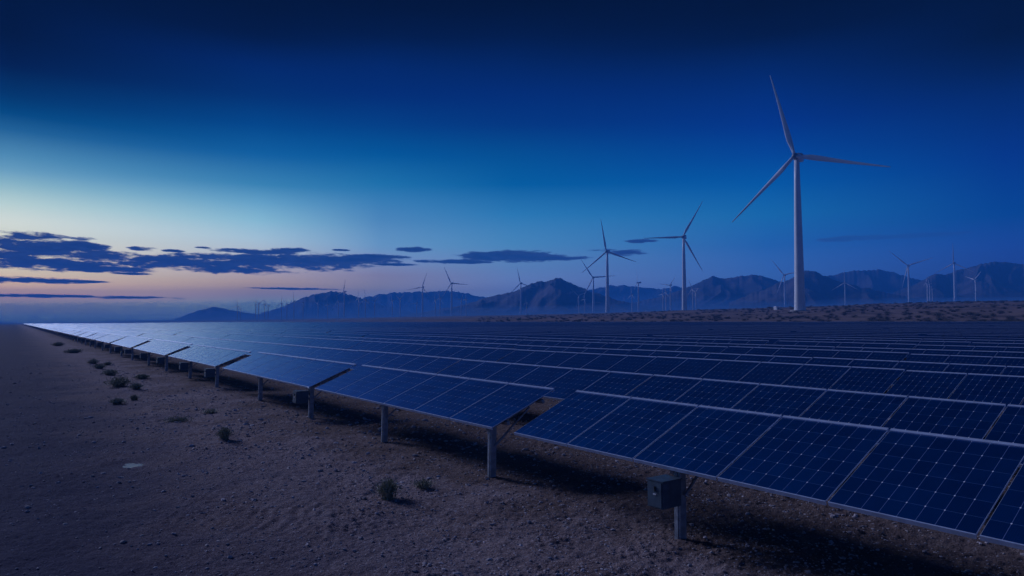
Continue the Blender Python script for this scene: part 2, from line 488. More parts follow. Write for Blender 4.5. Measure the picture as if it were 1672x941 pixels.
def light_table_mb(mb, boxes=(), simple_=False):
    RW = .012 if simple_ else .03; RT = .005 if simple_ else .010
    """the same table as one mesh for the distance; slots 0 cells 1 backsheet 2 aluminium 3 steel 4 cabinet"""
    def S(x, y, z): a, b = slope(x, z); return (a, y, b)
    for i in range(NP_):
        y0, y1 = i * W + GAP / 2 + .007, (i + 1) * W - GAP / 2 - .007
        mb.face([S(.016, y0, 0), S(L - RW, y0, 0), S(L - RW, y1, 0), S(.016, y1, 0)], 0, [(0.04, 0.02), (0.04, 5.98), (7.96, 5.98), (7.96, 0.02)])
        if not simple_:
            pass
    def sbox(x0, x1, y0, y1, z0, z1, m):
        n = len(mb.v)
        for z in (z0, z1):
            mb.v += [S(x0, y0, z), S(x1, y0, z), S(x1, y1, z), S(x0, y1, z)]
        for f in ((0, 3, 2, 1), (4, 5, 6, 7), (0, 1, 5, 4), (2, 3, 7, 6), (1, 2, 6, 5), (3, 0, 4, 7)):
            mb.f.append(tuple(n + i for i in f)); mb.m.append(m); mb.uv.append([(0, 0)] * 4)
    if simple_:
        sbox(0, .016, 0, LEN, -.045, .003, 2); sbox(L - RW, L, 0, LEN, -.045, RT, 2)
    else:
        for i in range(NP_):
            ya, yb = i * W + GAP / 2, (i + 1) * W - GAP / 2
            sbox(0, .016, ya, yb, -.045, .003, 2); sbox(L - RW, L, ya, yb, -.045, RT, 2)
    sbox(.02, L - .06, .02, LEN - .02, -.03, -.012, 1)
    sbox(.33, .39, -.04, LEN + .1, -.12, -.05, 3); sbox(1.27, 1.33, -.04, LEN + .1, -.12, -.05, 3)
    for k, fy in enumerate(PFY):
        y = fy * LEN
        mb.box((PF - .065, y - .055, -.3), (PF + .065, y + .055, HL + PF * ST / CT - .1), 3)
        if k in boxes: mb.box((PF - .53, y - .15, HL - .5), (PF - .1, y + .13, HL - .13), 4)
MATS5 = [M_CELL, M_BACK, M_ALU, M_STEEL, M_BOX]
def light_mesh(boxes=(), simple_=False):
    mb = MB(); light_table_mb(mb, boxes, simple_); return mb.mesh('solar_table', MATS5)

ORD = 'first second third fourth fifth sixth seventh eighth ninth tenth eleventh twelfth thirteenth fourteenth fifteenth sixteenth seventeenth eighteenth nineteenth twentieth'.split()
TENS = {2: 'twenty', 3: 'thirty', 4: 'forty', 5: 'fifty', 6: 'sixty', 7: 'seventy', 8: 'eighty'}
def ordinal(n):
    if n <= 20: return ORD[n - 1]
    t, u = divmod(n, 10)
    return (TENS[t] + '-' + ORD[u - 1]) if u else TENS[t][:-1] + 'ieth'

# rows: high-edge distance across the field, in panel lengths
RX = [4.37 + CT, 7.8, 12.0, 14.2, 18.4, 21.5, 26.0, 30.0]
while RX[-1] + 4.2 < FIELD_END / L - 1: RX.append(RX[-1] + 4.2)
RX = [x * L for x in RX]

def b_near(ri, y): return y < 60

tables = []            # (dist, row, X low edge, Y near end, length scale, in view)
YMAX = 900.0
for ri, xu in enumerate(RX):
    xl = xu - L * CT
    if ri == 0:
        spans = []
        far_a = row_y(838, xl)
        spans.append((far_a - 6 * .873 * L, far_a))
        for a, b in ((803, 513), (504.5, 359), (353, 271), (269.5, 215), (213, 179), (177, 152)):
            spans.append((row_y(a, xl) + (.35 if a < 500 else 0), row_y(b, xl) - (.35 if b < 500 else 0)))
        spans.insert(0, (spans[0][0] - .5 * L - LEN, spans[0][0] - .5 * L))
        y = spans[-1][1]
        while y < YMAX:
            spans.append((y + (2.2 if len(spans) % 3 == 1 else .9), y + .9 + 7.1 * L)); y = spans[-1][1]
    else:
        y = row_y(1672, xl) - LEN * (1.1 + .55 * ((ri * 7) % 5) / 4)
        if ri == 1: y = row_y(1484, xu) - W * 2 - LEN
        spans = []
        while y < YMAX:
            sc = 1.0
            spans.append((y, y + LEN * sc)); y += LEN * sc + (.02 if ri < 4 and b_near(ri, y) else .05 if (ri * 13 + len(spans) * 7) % 9 else .8)
    for (a, b) in spans:
        ym = (a + b) / 2; xm = xl + .7
        cx = xm * PX[0] + ym * PY[0]; cy = xm * PX[1] + ym * PY[1]
        far = max(cx - .0, 0)
        # seen when its far end is left of the right edge of the picture
        fx = xl * PX[0] + b * PY[0]; fy = xl * PX[1] + b * PY[1]
        seen = fy > 1 and fx / fy < .74
        tables.append([math.hypot(cx, cy), ri, xl, a, (b - a) / LEN, seen])

tables.sort(key=lambda q: q[0])
N_FULL, N_THING = 56, 296
order = {}
proto = {}
def get_full(boxes, brace):
    key = (boxes, brace)
    if key not in proto:
        proto[key] = full_table(boxes, brace, (.03, .586) if boxes == (1,) else PFY); return proto[key]
    return copy_tree(proto[key])
lproto = {}
def get_light(boxes):
    if boxes not in lproto: lproto[boxes] = light_mesh(boxes)
    return link('solar_table', lproto[boxes])

count = {}
rest = []
idx = 0
for d, ri, xl, y0, sc, seen in sorted(tables, key=lambda q: (q[1], q[3])):
    pass
near_keys = set()
for k, q in enumerate(tables[:N_THING]): near_keys.add((q[1], round(q[3], 3)))
full_keys = set((q[1], round(q[3], 3)) for q in tables[:N_FULL])
tr = random.Random(5)
for d, ri, xl, y0, sc, seen in sorted(tables, key=lambda q: (q[1], q[3])):
    wx = xl * PX[0] + y0 * PY[0]; wy = xl * PX[1] + y0 * PY[1]
    ym = y0 + sc * LEN / 2
    zz = gz(xl * PX[0] + ym * PY[0], xl * PX[1] + ym * PY[1])
    key = (ri, round(y0, 3))
    ry = math.radians(tr.uniform(-.5, .5)); rx = math.radians(tr.uniform(-.12, .12)); dz = tr.uniform(-.02, .02)
    if seen: count[ri] = count.get(ri, 0) + 1
    n = count.get(ri, 0)
    if ri == 0:
        ry = {1: 0, 2: .012, 3: .01, 5: .006}.get(n, ry); rx = 0; dz = 0
        if n >= 4: ry = (.032, .008, -.012, .02, .030, .004)[(n - 4) % 6]
    if key not in near_keys:
        rest.append((wx, wy, zz + dz, sc, ry)); continue
    if ri == 0:
        boxes = (1,) if n in (0, 1) else () if n == 2 else (0,) if n == 3 else (0, 1)
        brace = (0,) if n == 2 else ()
    else:
        boxes, brace = (), ()
    o = get_full(boxes, brace) if key in full_keys else get_light(boxes)
    o.location = (wx, wy, zz + dz); o.rotation_euler = (rx, ry, YAW); o.scale = (1, sc, 1)
    if not seen:
        lab = 'solar table past the right edge of the photo, in the %s row back' % ordinal(ri + 1)
    elif ri == 0:
        lab = {1: 'nearest front-row solar table, six dark navy panels cut off by the right picture edge',
               2: 'second front-row solar table, its near corner standing over a bare post with no box',
               3: 'third front-row solar table, grey box on its near post only',
               4: 'fourth front-row solar table, tilted so its panels look a duller blue than both neighbours'}.get(
            n, '%s solar table from the camera in the front row beside the dirt track' % ordinal(n))
    else:
        lab = '%s solar table from the right picture edge in the %s row back from the track' % (ordinal(n), ordinal(ri + 1))
    tag(o, lab, 'solar table', 'solar tables in rows across the desert')

def far_tables():
    mb = MB(); light_table_mb(mb, (), True)
    base = np.array(mb.v); nv = len(base)
    V = []; 
    cy, sy = math.cos(YAW), math.sin(YAW)
    for wx, wy, wz, sc, ry in rest:
        p = base.copy(); p[:, 1] *= sc
        c, s = math.cos(ry), math.sin(ry)
        p = np.column_stack([p[:, 0] * c + p[:, 2] * s, p[:, 1], -p[:, 0] * s + p[:, 2] * c])
        V.append(np.column_stack([wx + p[:, 0] * cy - p[:, 1] * sy, wy + p[:, 0] * sy + p[:, 1] * cy, wz + p[:, 2]]))
    N = len(rest); V = np.concatenate(V)
    F = np.array(mb.f); FF = (F[None] + (np.arange(N) * nv)[:, None, None]).reshape(-1, 4)
    me = mesh_np('distant_solar_tables', V, FF, MATS5, False)
    me.polygons.foreach_set('material_index', np.tile(np.array(mb.m, np.int32), N))
    uv = me.uv_layers.new(name='UVMap'); u = np.array(mb.uv, np.float32).reshape(-1)
    uv.data.foreach_set('uv', np.tile(u, N)); me.update()
    o = link('distant_solar_tables', me)
    tag(o, 'far rows of solar tables merging into thin blue lines toward the horizon', 'solar tables', kind='stuff')
far_tables()

# ------------------------------------------------------------------ wind turbines (100 m hub)
HUB, RB = 100.0, 57.0
def turbine_meshes():
    def circ(r, z, n=28): return [(r * math.cos(2 * math.pi * k / n), r * math.sin(2 * math.pi * k / n), z) for k in range(n)]
    t = MB(); t.ring_loft([circ(3.55, -4), circ(3.5, 1), circ(3.3, 6), circ(3.05, 16), circ(2.8, 30), circ(2.5, 48), circ(2.2, 66), circ(1.85, 84), circ(1.55, 97.6)])
    tower = t.mesh('tower', [M_TURB], True)
    f = MB(); f.ring_loft([circ(6, -3), circ(6, .5), circ(5.6, .7)]); found = f.mesh('foundation', [M_CONC])
    n = MB()
    def rr(y, w, h, zc):
        p = []
        for k in range(20):
            a = 2 * math.pi * k / 20; c, s = math.cos(a), math.sin(a)
            p.append((w * math.copysign(abs(c) ** .45, c), y, zc + h * math.copysign(abs(s) ** .45, s)))
        return p[::-1]
    n.ring_loft([rr(-2.6, 1.5, 1.5, 0), rr(-1.6, 2.0, 2.1, .05), rr(4, 2.1, 2.25, .1), rr(8.5, 2.0, 2.0, .2), rr(9.8, 1.6, 1.5, .25)])
    n.box((-1.6, 5.5, 2.35), (1.6, 9.2, 3.5), 1); n.box((-1.0, 1.5, 2.3), (1.0, 3.4, 3.0), 1); n.box((-.06, 8.9, 3.5), (.06, 9.05, 5.0), 1)
    nac = n.mesh('nacelle', [M_TURB, M_TGREY])
    h = MB(); rings = []
    for k in range(9):
        a = math.pi * k / 8 * .62
        r = 2.05 * math.sin(max(a, .02)) / math.sin(math.pi * .62) if k < 8 else 1.9
        r = 2.0 * math.sin(min(a, math.pi / 2)) + .02
        y = -6.2 + 3.0 * (1 - math.cos(min(a, math.pi / 2))) + (.5 * (k - 6) if k > 6 else 0)
        rings.append([(r * math.cos(2 * math.pi * j / 20), y, r * math.sin(2 * math.pi * j / 20)) for j in range(20)])
    h.ring_loft(rings); hub = h.mesh('hub', [M_TGREY], True)
    b = MB(); rings = []
    for s, ch, th, tw in ((0, 2.0, 2.0, 0), (.03, 2.0, 1.9, 0), (.09, 2.5, 1.7, 20), (.17, 3.4, 1.3, 18), (.25, 3.3, 1.0, 14), (.4, 2.6, .7, 9), (.6, 1.8, .45, 5), (.8, 1.15, .28, 2), (.93, .75, .16, 0), (.985, .55, .1, 0), (1, .15, .05, 0)):
        z = 1.2 + s * (RB - 1.2); ring = []
        tw = math.radians(tw); bend = -2.2 * s * s
        for k in range(14):
            a = 2 * math.pi * k / 14
            x = ch / 2 * math.cos(a) - (ch - 2.0 if ch > 2 else 0) * .22; y = th / 2 * math.sin(a) * (1.15 - .5 * (math.cos(a) < 0))
            ring.append((x * math.cos(tw) - y * math.sin(tw), bend + x * math.sin(tw) + y * math.cos(tw), z))
        rings.append(ring)
    b.ring_loft(rings); blade = b.mesh('blade', [M_TURB], True)
    return tower, found, nac, hub, blade
ME_TOWER, ME_FOUND, ME_NAC, ME_HUB, ME_BLADE = turbine_meshes()

def make_turbine():
    t = bpy.data.objects.new('wind_turbine', None); COL.objects.link(t)
    child('tower', ME_TOWER, t); child('foundation', ME_FOUND, t)
    child('nacelle', ME_NAC, t, (0, 0, HUB)); child('hub', ME_HUB, t, (0, 0, HUB))
    for k in range(3): child('blade', ME_BLADE, t, (0, -4.4, HUB), (0, 2 * math.pi * k / 3, 0))
    return t
T_PROTO = None
# photo column, base row, hub row, blade phase, rotor/tower ratio, turn away from the viewer, label
TURB = [
 (1306, 506, 254, -14, .57, 16, 'largest white wind turbine, standing close behind the panels on the right'),
 (1117.5, 509.5, 387, 31, .54, 14, 'second largest turbine, one blade pointing level to the left'),
 (992, 513, 411, -9, .54, 18, 'third largest turbine, slender tower between two mountains, left of the level-bladed turbine'),
 (969, 512, 453.5, -33, .64, 16, 'small turbine right behind the third largest one, half hidden by its blades'),
 (850.5, 515, 463, -12, .52, 20, 'small turbine in front of the central mountain peak'),
 (737.5, 516, 463, -25, .57, 25, 'small turbine left of the central mountain, taller of the pair there'),
 (690, 517, 469, 20, .52, 24, 'small turbine left of the central mountain, shorter of the pair there'),
 (562, 519.5, 477, 10, .5, 40, 'small turbine rising over the rounded hill on the left'),
 (1282, 502, 449, -38, .62, 28, 'small turbine just left of the largest tower'),
 (1380.5, 499, 462, 0, .62, 20, 'small turbine just right of the largest tower, one blade straight up'),
 (1485, 496, 434, -46, .6, 15, 'white turbine right of the largest one with widely spread blades'),
 (1560, 494, 430, 0, .5, 12, 'white turbine near the right edge with one blade straight up'),
 (1594, 493, 457, 50, .55, 50, 'small turbine touched by the blade of its taller left neighbour near right edge'),
 (1515, 497, 462, 15, .45, 75, 'left one of three thin masts between the two white right-hand turbines'),
 (1519, 496.5, 463.5, 0, .45, 80, 'middle one of three thin masts between the two white right-hand turbines'),
 (1523, 497, 472, 10, .4, 80, 'right one of three thin masts between the two white right-hand turbines'),
 (1131.5, 505.5, 471, 95, .5, 30, 'pale small turbine just right of the level-bladed turbine tower'),
 (1136.5, 505, 478, 60, .5, 60, 'paler smaller turbine second to the right of the level-bladed turbine tower'),
 (1042.7, 509, 462, 4, .46, 78, 'small edge-on turbine midway between the second and third largest turbines'),
 (1095, 507.5, 466, 40, .46, 35, 'faint turbine left of the level-bladed turbine tower'),
 (1082.5, 507, 480, 20, .5, 60, 'faintest left mast left of the level-bladed turbine'),
 (1087.5, 507, 477, 5, .5, 60, 'faint right mast left of the level-bladed turbine'),
 (945, 511.5, 483, 70, .55, 25, 'faint turbine left of the third largest turbine, taller of two'),
 (954.5, 512, 489, 20, .5, 60, 'faint turbine left of the third largest turbine, shorter of two'),
 (1032, 510, 481, 0, .5, 60, 'faint mast just left of the edge-on turbine'),
 (859.5, 514, 494, 0, .5, 50, 'faint tiny turbine right of the one before the central peak'),
]
FAR = [(388, 500, 10), (392.5, 505, 40), (417.5, 498, 25), (422.5, 496, 60), (432, 497, 5), (438, 500, 80), (459.5, 496, 12), (468.7, 497, 0), (480, 492, 2),
       (495, 494, 30), (519.5, 497, 50), (535, 498, 15), (552.5, 492, 100), (585.7, 487, 12), (596.5, 489, 0), (612, 492, 45), (640.5, 491, 0), (653.5, 488.5, 60),
       (680.6, 495, 20), (711, 490, 0), (718.5, 487, 8), (753, 489, 35), (761, 489, 25)]
for k, (x, hy, ph) in enumerate(FAR):
    by = 522 - (x - 388) / 372 * 5
    TURB.append((x, by, hy, ph, .55, 35 + 20 * ((k * 5) % 3), '%s tiny hazy turbine from the left in the distant misty wind farm' % ordinal(k + 1)))
for (x, by, hy, ph, rr_, turn, lab) in TURB:
    Z = min(HUB * FP / (by - hy) / math.cos(PIT), 1200 + 5 * (by - hy))      # the far ones are smaller machines
    X = (x - CX) / FP * Z
    if T_PROTO is None: t = T_PROTO = make_turbine()
    else: t = copy_tree(T_PROTO)
    az = math.degrees(math.atan2(X, Z))
    s = 1.0
    zb = gz(X, Z)
    # the hub height follows the photo, the base follows the land
    top = H + (526 - hy) / FP * Z
    s = (top - zb) / HUB
    t.location = (X, Z, zb); t.rotation_euler = (0, 0, math.radians(-(az + turn))); t.scale = (s, s, s)
    bs = rr_ * HUB / RB
    q = 0
    for ch in KIDS[t.name]:
        if ch.name.split('.')[0] == 'blade':
            ch.rotation_euler = (0, math.radians(ph + 120 * q), 0); ch.scale = (bs, bs, bs); q += 1
    far_ = Z > 2600
    tag(t, lab, 'wind turbine', 'turbines of the wind farm')

# small white equipment cabins at the turbine feet
def cabin():
    m = MB(); m.box((-2.2, -1.5, -.6), (2.2, 1.5, 2.5)); 
    m.ring_loft([[(-2.5, -1.8, 2.5), (2.5, -1.8, 2.5), (2.5, 1.8, 2.5), (-2.5, 1.8, 2.5)], [(-2.3, -.2, 3.1), (2.3, -.2, 3.1), (2.3, .2, 3.1), (-2.3, .2, 3.1)]])
    m.box((-.6, -1.56, -.1), (.6, -1.502, 2.0), 1)
    return m.mesh('transformer_cabin', [M_TURB, M_TGREY])
ME_CABIN = cabin()
for x, y_, Z, lab in ((1269, 0, 520, 'small white transformer cabin left of the largest turbine foot'), (1588, 0, 1700, 'small white transformer cabin near the right edge beside a turbine foot'),
                      (1055, 0, 1500, 'small white transformer cabin between the second and third largest turbines')):
    X = (x - CX) / FP * Z
    o = link('transformer_cabin', ME_CABIN, None, (X, Z, gz(X, Z)), (0, 0, .4)); tag(o, lab, 'cabin', 'transformer cabins')

# ------------------------------------------------------------------ shrubs
def shrub_mesh(w, h, n, seed, m):
    r = random.Random(seed); mb = MB()
    for k in range(n):
        a = r.uniform(0, 6.283); lean = r.random() ** .7
        bx, by = r.gauss(0, w * .09), r.gauss(0, w * .09)
        tx = bx + math.cos(a) * lean * w * .5 * r.uniform(.7, 1.1); ty = by + math.sin(a) * lean * w * .5 * r.uniform(.7, 1.1)
        tz = h * (1 - .55 * lean * lean) * r.uniform(.6, 1.05)
        mx, my, mz = bx + (tx - bx) * .45, by + (ty - by) * .45, tz * .62
        wd = r.uniform(.003, .007) * (1 + w)
        p = Vector((-math.sin(a + r.uniform(-.8, .8)), math.cos(a), r.uniform(-.2, .2))) * wd
        B, Mi, T = Vector((bx, by, -.03)), Vector((mx, my, mz)), Vector((tx, ty, tz))
        mb.face([B - p, B + p, Mi + p * .9, Mi - p * .9]); mb.face([Mi - p * .9, Mi + p * .9, T + p * .25, T - p * .25])
        for q in range(2):
            s = r.uniform(.4, .95); c = Mi.lerp(T, s) + Vector((r.gauss(0, 1), r.gauss(0, 1), r.gauss(0, 1))) * (w * .035)
            d = Vector((r.gauss(0, 1), r.gauss(0, 1), abs(r.gauss(0, 1)))).normalized() * (w * r.uniform(.04, .09)); e = d.cross(Vector((r.random(), r.random(), r.random()))).normalized() * wd * 1.4
            mb.face([c - e, c + e, c + d + e * .3, c + d - e * .3])
    return mb.mesh('desert_shrub', [m])
SHRUBS = [
 (633, 816, .5, .36, 'grey-green tuft on bare ground in the lower middle, nearest of all the tufts'),
 (366, 724, .44, .30, 'grey-green tuft beyond the nearest one, left of the panel posts'),
 (195, 633, 1.9, .42, 'broad dark bush, largest on the left part of the bare ground'),
 (180, 614, 1.2, .40, 'middle-sized dark bush just beyond the broad dark bush'),
 (162, 604, .9, .35, 'small dark bush behind the middle-sized one on the left'),
 (152, 595, 1.3, .36, 'flat dark bush, third beyond the broad bush on the left'),
 (176, 596, .7, .28, 'small dark clump closest to the posts beyond the broad bush'),
 (120, 577, 1.8, .45, 'wide low bush far along the track, front one of the far pair'),
 (95, 565, 2.2, .5, 'wide low bush far along the track, rear one of the far pair'),
 (219, 656, .42, .22, 'tiny tuft right in front of the broad dark bush'),
 (191, 661, .6, .2, 'tiny low tuft at left front of the broad dark bush'),
 (222, 640, .6, .25, 'little tuft at the right end of the broad dark bush'),
 (691, 796, .5, .14, 'dark flattened dry tuft right of the nearest grey-green tuft'),
 (290, 690, 1.0, .14, 'long flat dry tuft on the soil left of the post row'),
 (232, 620, .8, .26, 'small dry tuft between the broad dark bush and the posts'),
 (345, 674, .7, .14, 'thin flat dry tuft beyond the long flat one'),
]
for k, (x, y, w, h, lab) in enumerate(SHRUBS):
    gx, gy = on_ground(x, y)
    n = 260 if w < .6 else 330
    if h < .16: n = 110
    if w > .6: h *= .8
    o = link('desert_shrub', shrub_mesh(w, h, n, 30 + k, M_LEAF), None, (gx, gy, float(ground_z(np.array([gx]), np.array([gy]))[0])), (0, 0, k))
    if w > .9: o.scale = (1, .6, 1)
    tag(o, lab, 'shrub', 'dry shrubs on the bare ground')

far_protos = [shrub_mesh(2.6, 1.0, 150, 80 + k, M_SCRUB) for k in range(4)]
sr = random.Random(9); placed = 0; scrub = []
spots = []
while len(spots) < 1500:
    Z = 215 + 560 * sr.random() ** 1.6; u = sr.uniform(-.05, .8); X = u * Z
    P = X * PX[0] + Z * PX[1]
    if P < FIELD_END + 5: continue
    if fbm(np.array([X / 40]), np.array([Z / 40]), 2, 61)[0] < sr.uniform(-.5, .25): continue
    spots.append((P, X, Z))
spots.sort(key=lambda q: q[2])
for k, (P, X, Z) in enumerate(spots):
    s = sr.uniform(.45, 1.25)
    if k < 90:
        o = link('desert_shrub', far_protos[k % 4], None, (X, Z, gz(X, Z)), (0, 0, sr.uniform(0, 6))); o.scale = (s * 1.3, s * 1.3, s)
        tag(o, 'dark low shrub, one of many on the desert strip edge beyond the panels', 'shrub', 'shrubs along the near edge of the desert strip')
    else: scrub.append((X, Z, gz(X, Z), s, sr.uniform(0, 6)))
V = []; F = []; off = 0
pv = []
for me in far_protos:
    v = np.array([q.co[:] for q in me.vertices]); f = np.array([p.vertices[:] for p in me.polygons]); pv.append((v, f))
for k, (X, Z, zz, s, a) in enumerate(scrub):
    v, f = pv[k % 4]; c, q = math.cos(a), math.sin(a)
    V.append(np.column_stack([X + 1.4 * s * (v[:, 0] * c - v[:, 1] * q), Z + 1.4 * s * (v[:, 0] * q + v[:, 1] * c), zz + s * v[:, 2]])); F.append(f + off); off += len(v)
o = link('scrub', mesh_np('scrub', np.concatenate(V), np.concatenate(F), M_SCRUB, False))
tag(o, 'low dark scrub scattered over the desert slope behind the panels', 'scrub', kind='stuff')

# ------------------------------------------------------------------ mountains
RANGES = [
 ('hills', 5000, 260, [(285, 521), (310, 512), (335, 504.5), (352, 501), (365, 503), (385, 507), (410, 512), (440, 516), (480, 520)], 3),
 ('mountains', 8200, 900, [(560, 500), (590, 488), (615, 482), (650, 477.5), (680, 476.5), (700, 477), (720, 474.5), (740, 475.5), (760, 479), (790, 485), (820, 492), (850, 500)], 4),
 ('mountains', 5600, 800, [(385, 521), (415, 515), (440, 508), (470, 497), (495, 487), (510, 481), (525, 477.5), (545, 476), (560, 478), (575, 483), (590, 487), (610, 494), (640, 502), (680, 511), (720, 518)], 5),
 ('mountains', 8000, 900, [(900, 486), (930, 478), (960, 473), (985, 468.5), (1010, 466.5), (1040, 467.5), (1060, 470), (1080, 472), (1100, 468.5), (1120, 469), (1150, 474), (1190, 480)], 6),
 ('mountains', 4300, 900, [(660, 515), (700, 508), (740, 501), (770, 494), (800, 484), (830, 478), (850, 472), (865, 464), (880, 458.5), (892, 460), (905, 455), (918, 456), (930, 461), (945, 467), (960, 475), (985, 482), (1010, 490), (1045, 498), (1090, 505)], 7),
 ('mountains', 5600, 900, [(1290, 466), (1320, 458), (1350, 452), (1375, 445.5), (1400, 441), (1420, 441), (1440, 440), (1460, 444), (1480, 452), (1500, 456), (1530, 462), (1570, 470)], 8),
 ('mountains', 4900, 900, [(1000, 502), (1040, 492), (1070, 486), (1100, 478), (1130, 466), (1150, 456.5), (1165, 450.5), (1185, 455), (1210, 450), (1240, 449), (1255, 453), (1275, 460), (1310, 472), (1350, 484)], 9),
 ('mountains', 3900, 800, [(1190, 494), (1220, 483), (1250, 472), (1275, 461), (1292, 455), (1310, 444), (1322, 441), (1340, 447), (1360, 456), (1400, 468), (1440, 476), (1480, 484), (1520, 490)], 10),
 ('mountains', 4350, 800, [(1430, 488), (1460, 478), (1490, 466), (1510, 456), (1530, 446), (1545, 448), (1570, 440), (1600, 432), (1625, 427), (1645, 427), (1672, 431), (1720, 428), (1780, 440), (1850, 455), (1930, 480)], 11),
]
def build_range(name, D, Wd, prof, seed):
    D *= .46; Wd *= .46
    px = np.array([p[0] for p in prof], float); py = np.array([p[1] for p in prof], float)
    n = int((px[-1] - px[0]) * 1.5) + 8
    xs = np.linspace(px[0], px[-1], n)
    e = 526 - np.interp(xs, px, py)
    # rounded-off interpolation plus crags
    k = np.array([1, 2, 1.]); k /= k.sum()
    e = np.convolve(np.pad(e, 1, 'edge'), k, 'valid')
    u = (xs - CX) / FP
    E0 = np.interp(u, EU, EV)
    e = e + ((np.abs(perlin(xs / 21, xs * 0, seed)) - .25) * 3.6 + (np.abs(perlin(xs / 8, xs * 0, seed + 40)) - .25) * 1.7) * np.clip((e - E0) / 20, 0, 1)
    nv = 44; t = np.concatenate([np.linspace(0, 1, 34), 1 + np.linspace(.06, 1, nv - 34)])
    U, T = np.meshgrid(u, t)
    Eg = np.tile(e, (nv, 1)); E0g = np.tile(E0, (nv, 1)) - 1.5
    front = np.clip(T, 0, 1); back = np.clip(T - 1, 0, 1)
    Z = D - Wd * (1 - front) + Wd * .8 * back
    hz = H + D * Eg / FP                                     # ridge height
    zb = H + Z * E0g / FP
    sx = U * D / 1.0
    gul = 1 - np.abs(fbm(sx / 130 + .25 * np.sin(T * 4 + seed) + .25 * perlin(sx / 120, T * 3, seed + 70), T * .9, 3, seed, .42))
    shape = front ** 1.25 * (1 - back) ** 1.1
    mod = 1 + (gul - .72) * 1.7 * front ** .5 * (1 - front) * 1.7 * (back <= 0) + fbm(sx / 60, T * 4, 2, seed + 9) * .06 * (1 - front) * front * 4
    zz = zb + np.maximum(hz - zb, 0) * np.clip(shape * mod, 0, 1.02)
    V = np.column_stack([(U * Z).ravel(), Z.ravel(), zz.ravel()])
    i = np.arange(nv - 1)[:, None] * n; j = np.arange(n - 1)[None, :]
    F = np.stack([i + j, i + j + 1, i + n + j + 1, i + n + j], -1).reshape(-1, 4)
    o = link(name, mesh_np(name, V, F, M_ROCK)); tag(o, kind='structure')
for r in RANGES: build_range(*r)

# ------------------------------------------------------------------ haze
HAZE_D = 4.5e-4
HAZE = True
if HAZE:
    mb = MB(); mb.box((-4300, -4300, -2.5), (4300, 4300, 206))
    m = bpy.data.materials.new('dusk_haze'); m.use_nodes = True
    t = NT(m.node_tree); m.node_tree.nodes.remove(m.node_tree.nodes['Principled BSDF'])
    pv_ = t.new('ShaderNodeVolumePrincipled'); pv_.inputs['Color'].default_value = (.055, .36, 1.0, 1)
    pv_.inputs['Density'].default_value = HAZE_D; pv_.inputs['Anisotropy'].default_value = .0
    t.l.new(pv_.outputs[0], m.node_tree.nodes['Material Output'].inputs['Volume'])
    o = link('haze', mb.mesh('haze', [m])); tag(o, 'thin blue dusk haze over the plain', 'haze', kind='stuff')

def build_mist():
    us = np.linspace(-.85, 1.05, 40); zs = np.array([620., 1100, 1700, 2100, 2600]); tops = np.array([-2, 5, 15, 23, 31])
    E0 = np.interp(us, EU, EV); nu, nz_ = len(us), len(zs)
    fade = 1 - .55 * sstep(.35, .8, us)
    V = []
    for lay in (0, 1):
        for k, Z in enumerate(zs):
            for i, u in enumerate(us):
                e = E0[i] + (tops[k] * fade[i] if lay else -9 - 2 * k)
                V.append((u * Z, Z, H + Z * e / FP))
    I = lambda l, k, i: (l * nz_ + k) * nu + i
    F = []
    for k in range(nz_ - 1):
        for i in range(nu - 1):
            F.append((I(1, k, i), I(1, k, i + 1), I(1, k + 1, i + 1), I(1, k + 1, i)))
            F.append((I(0, k, i), I(0, k + 1, i), I(0, k + 1, i + 1), I(0, k, i + 1)))
    for i in range(nu - 1):
        F.append((I(0, 0, i), I(0, 0, i + 1), I(1, 0, i + 1), I(1, 0, i)))
        F.append((I(1, nz_ - 1, i), I(1, nz_ - 1, i + 1), I(0, nz_ - 1, i + 1), I(0, nz_ - 1, i)))
    for k in range(nz_ - 1):
        F.append((I(1, k, 0), I(1, k + 1, 0), I(0, k + 1, 0), I(0, k, 0)))
        F.append((I(0, k, nu - 1), I(0, k + 1, nu - 1), I(1, k + 1, nu - 1), I(1, k, nu - 1)))
    m = bpy.data.materials.new('ground_mist'); m.use_nodes = True
    t = NT(m.node_tree); m.node_tree.nodes.remove(m.node_tree.nodes['Principled BSDF'])
    pv_ = t.new('ShaderNodeVolumePrincipled'); pv_.inputs['Color'].default_value = (.20, .50, 1.0, 1)
    pv_.inputs['Density'].default_value = MIST_D; pv_.inputs['Anisotropy'].default_value = .0
    t.l.new(pv_.outputs[0], m.node_tree.nodes['Material Output'].inputs['Volume'])
    o = link('mist', mesh_np('mist', np.array(V), np.array(F), m, False))
    tag(o, 'low violet mist lying over the plain in front of the mountains', 'mist', kind='stuff')
MIST_D = 9.5e-4
build_mist()

# ------------------------------------------------------------------ sky
def px_dir(x, y):
    az = math.atan((x - CX) / FP); el = math.atan((526 - y) / FP * math.cos(az))
    return math.degrees(az), math.degrees(el)

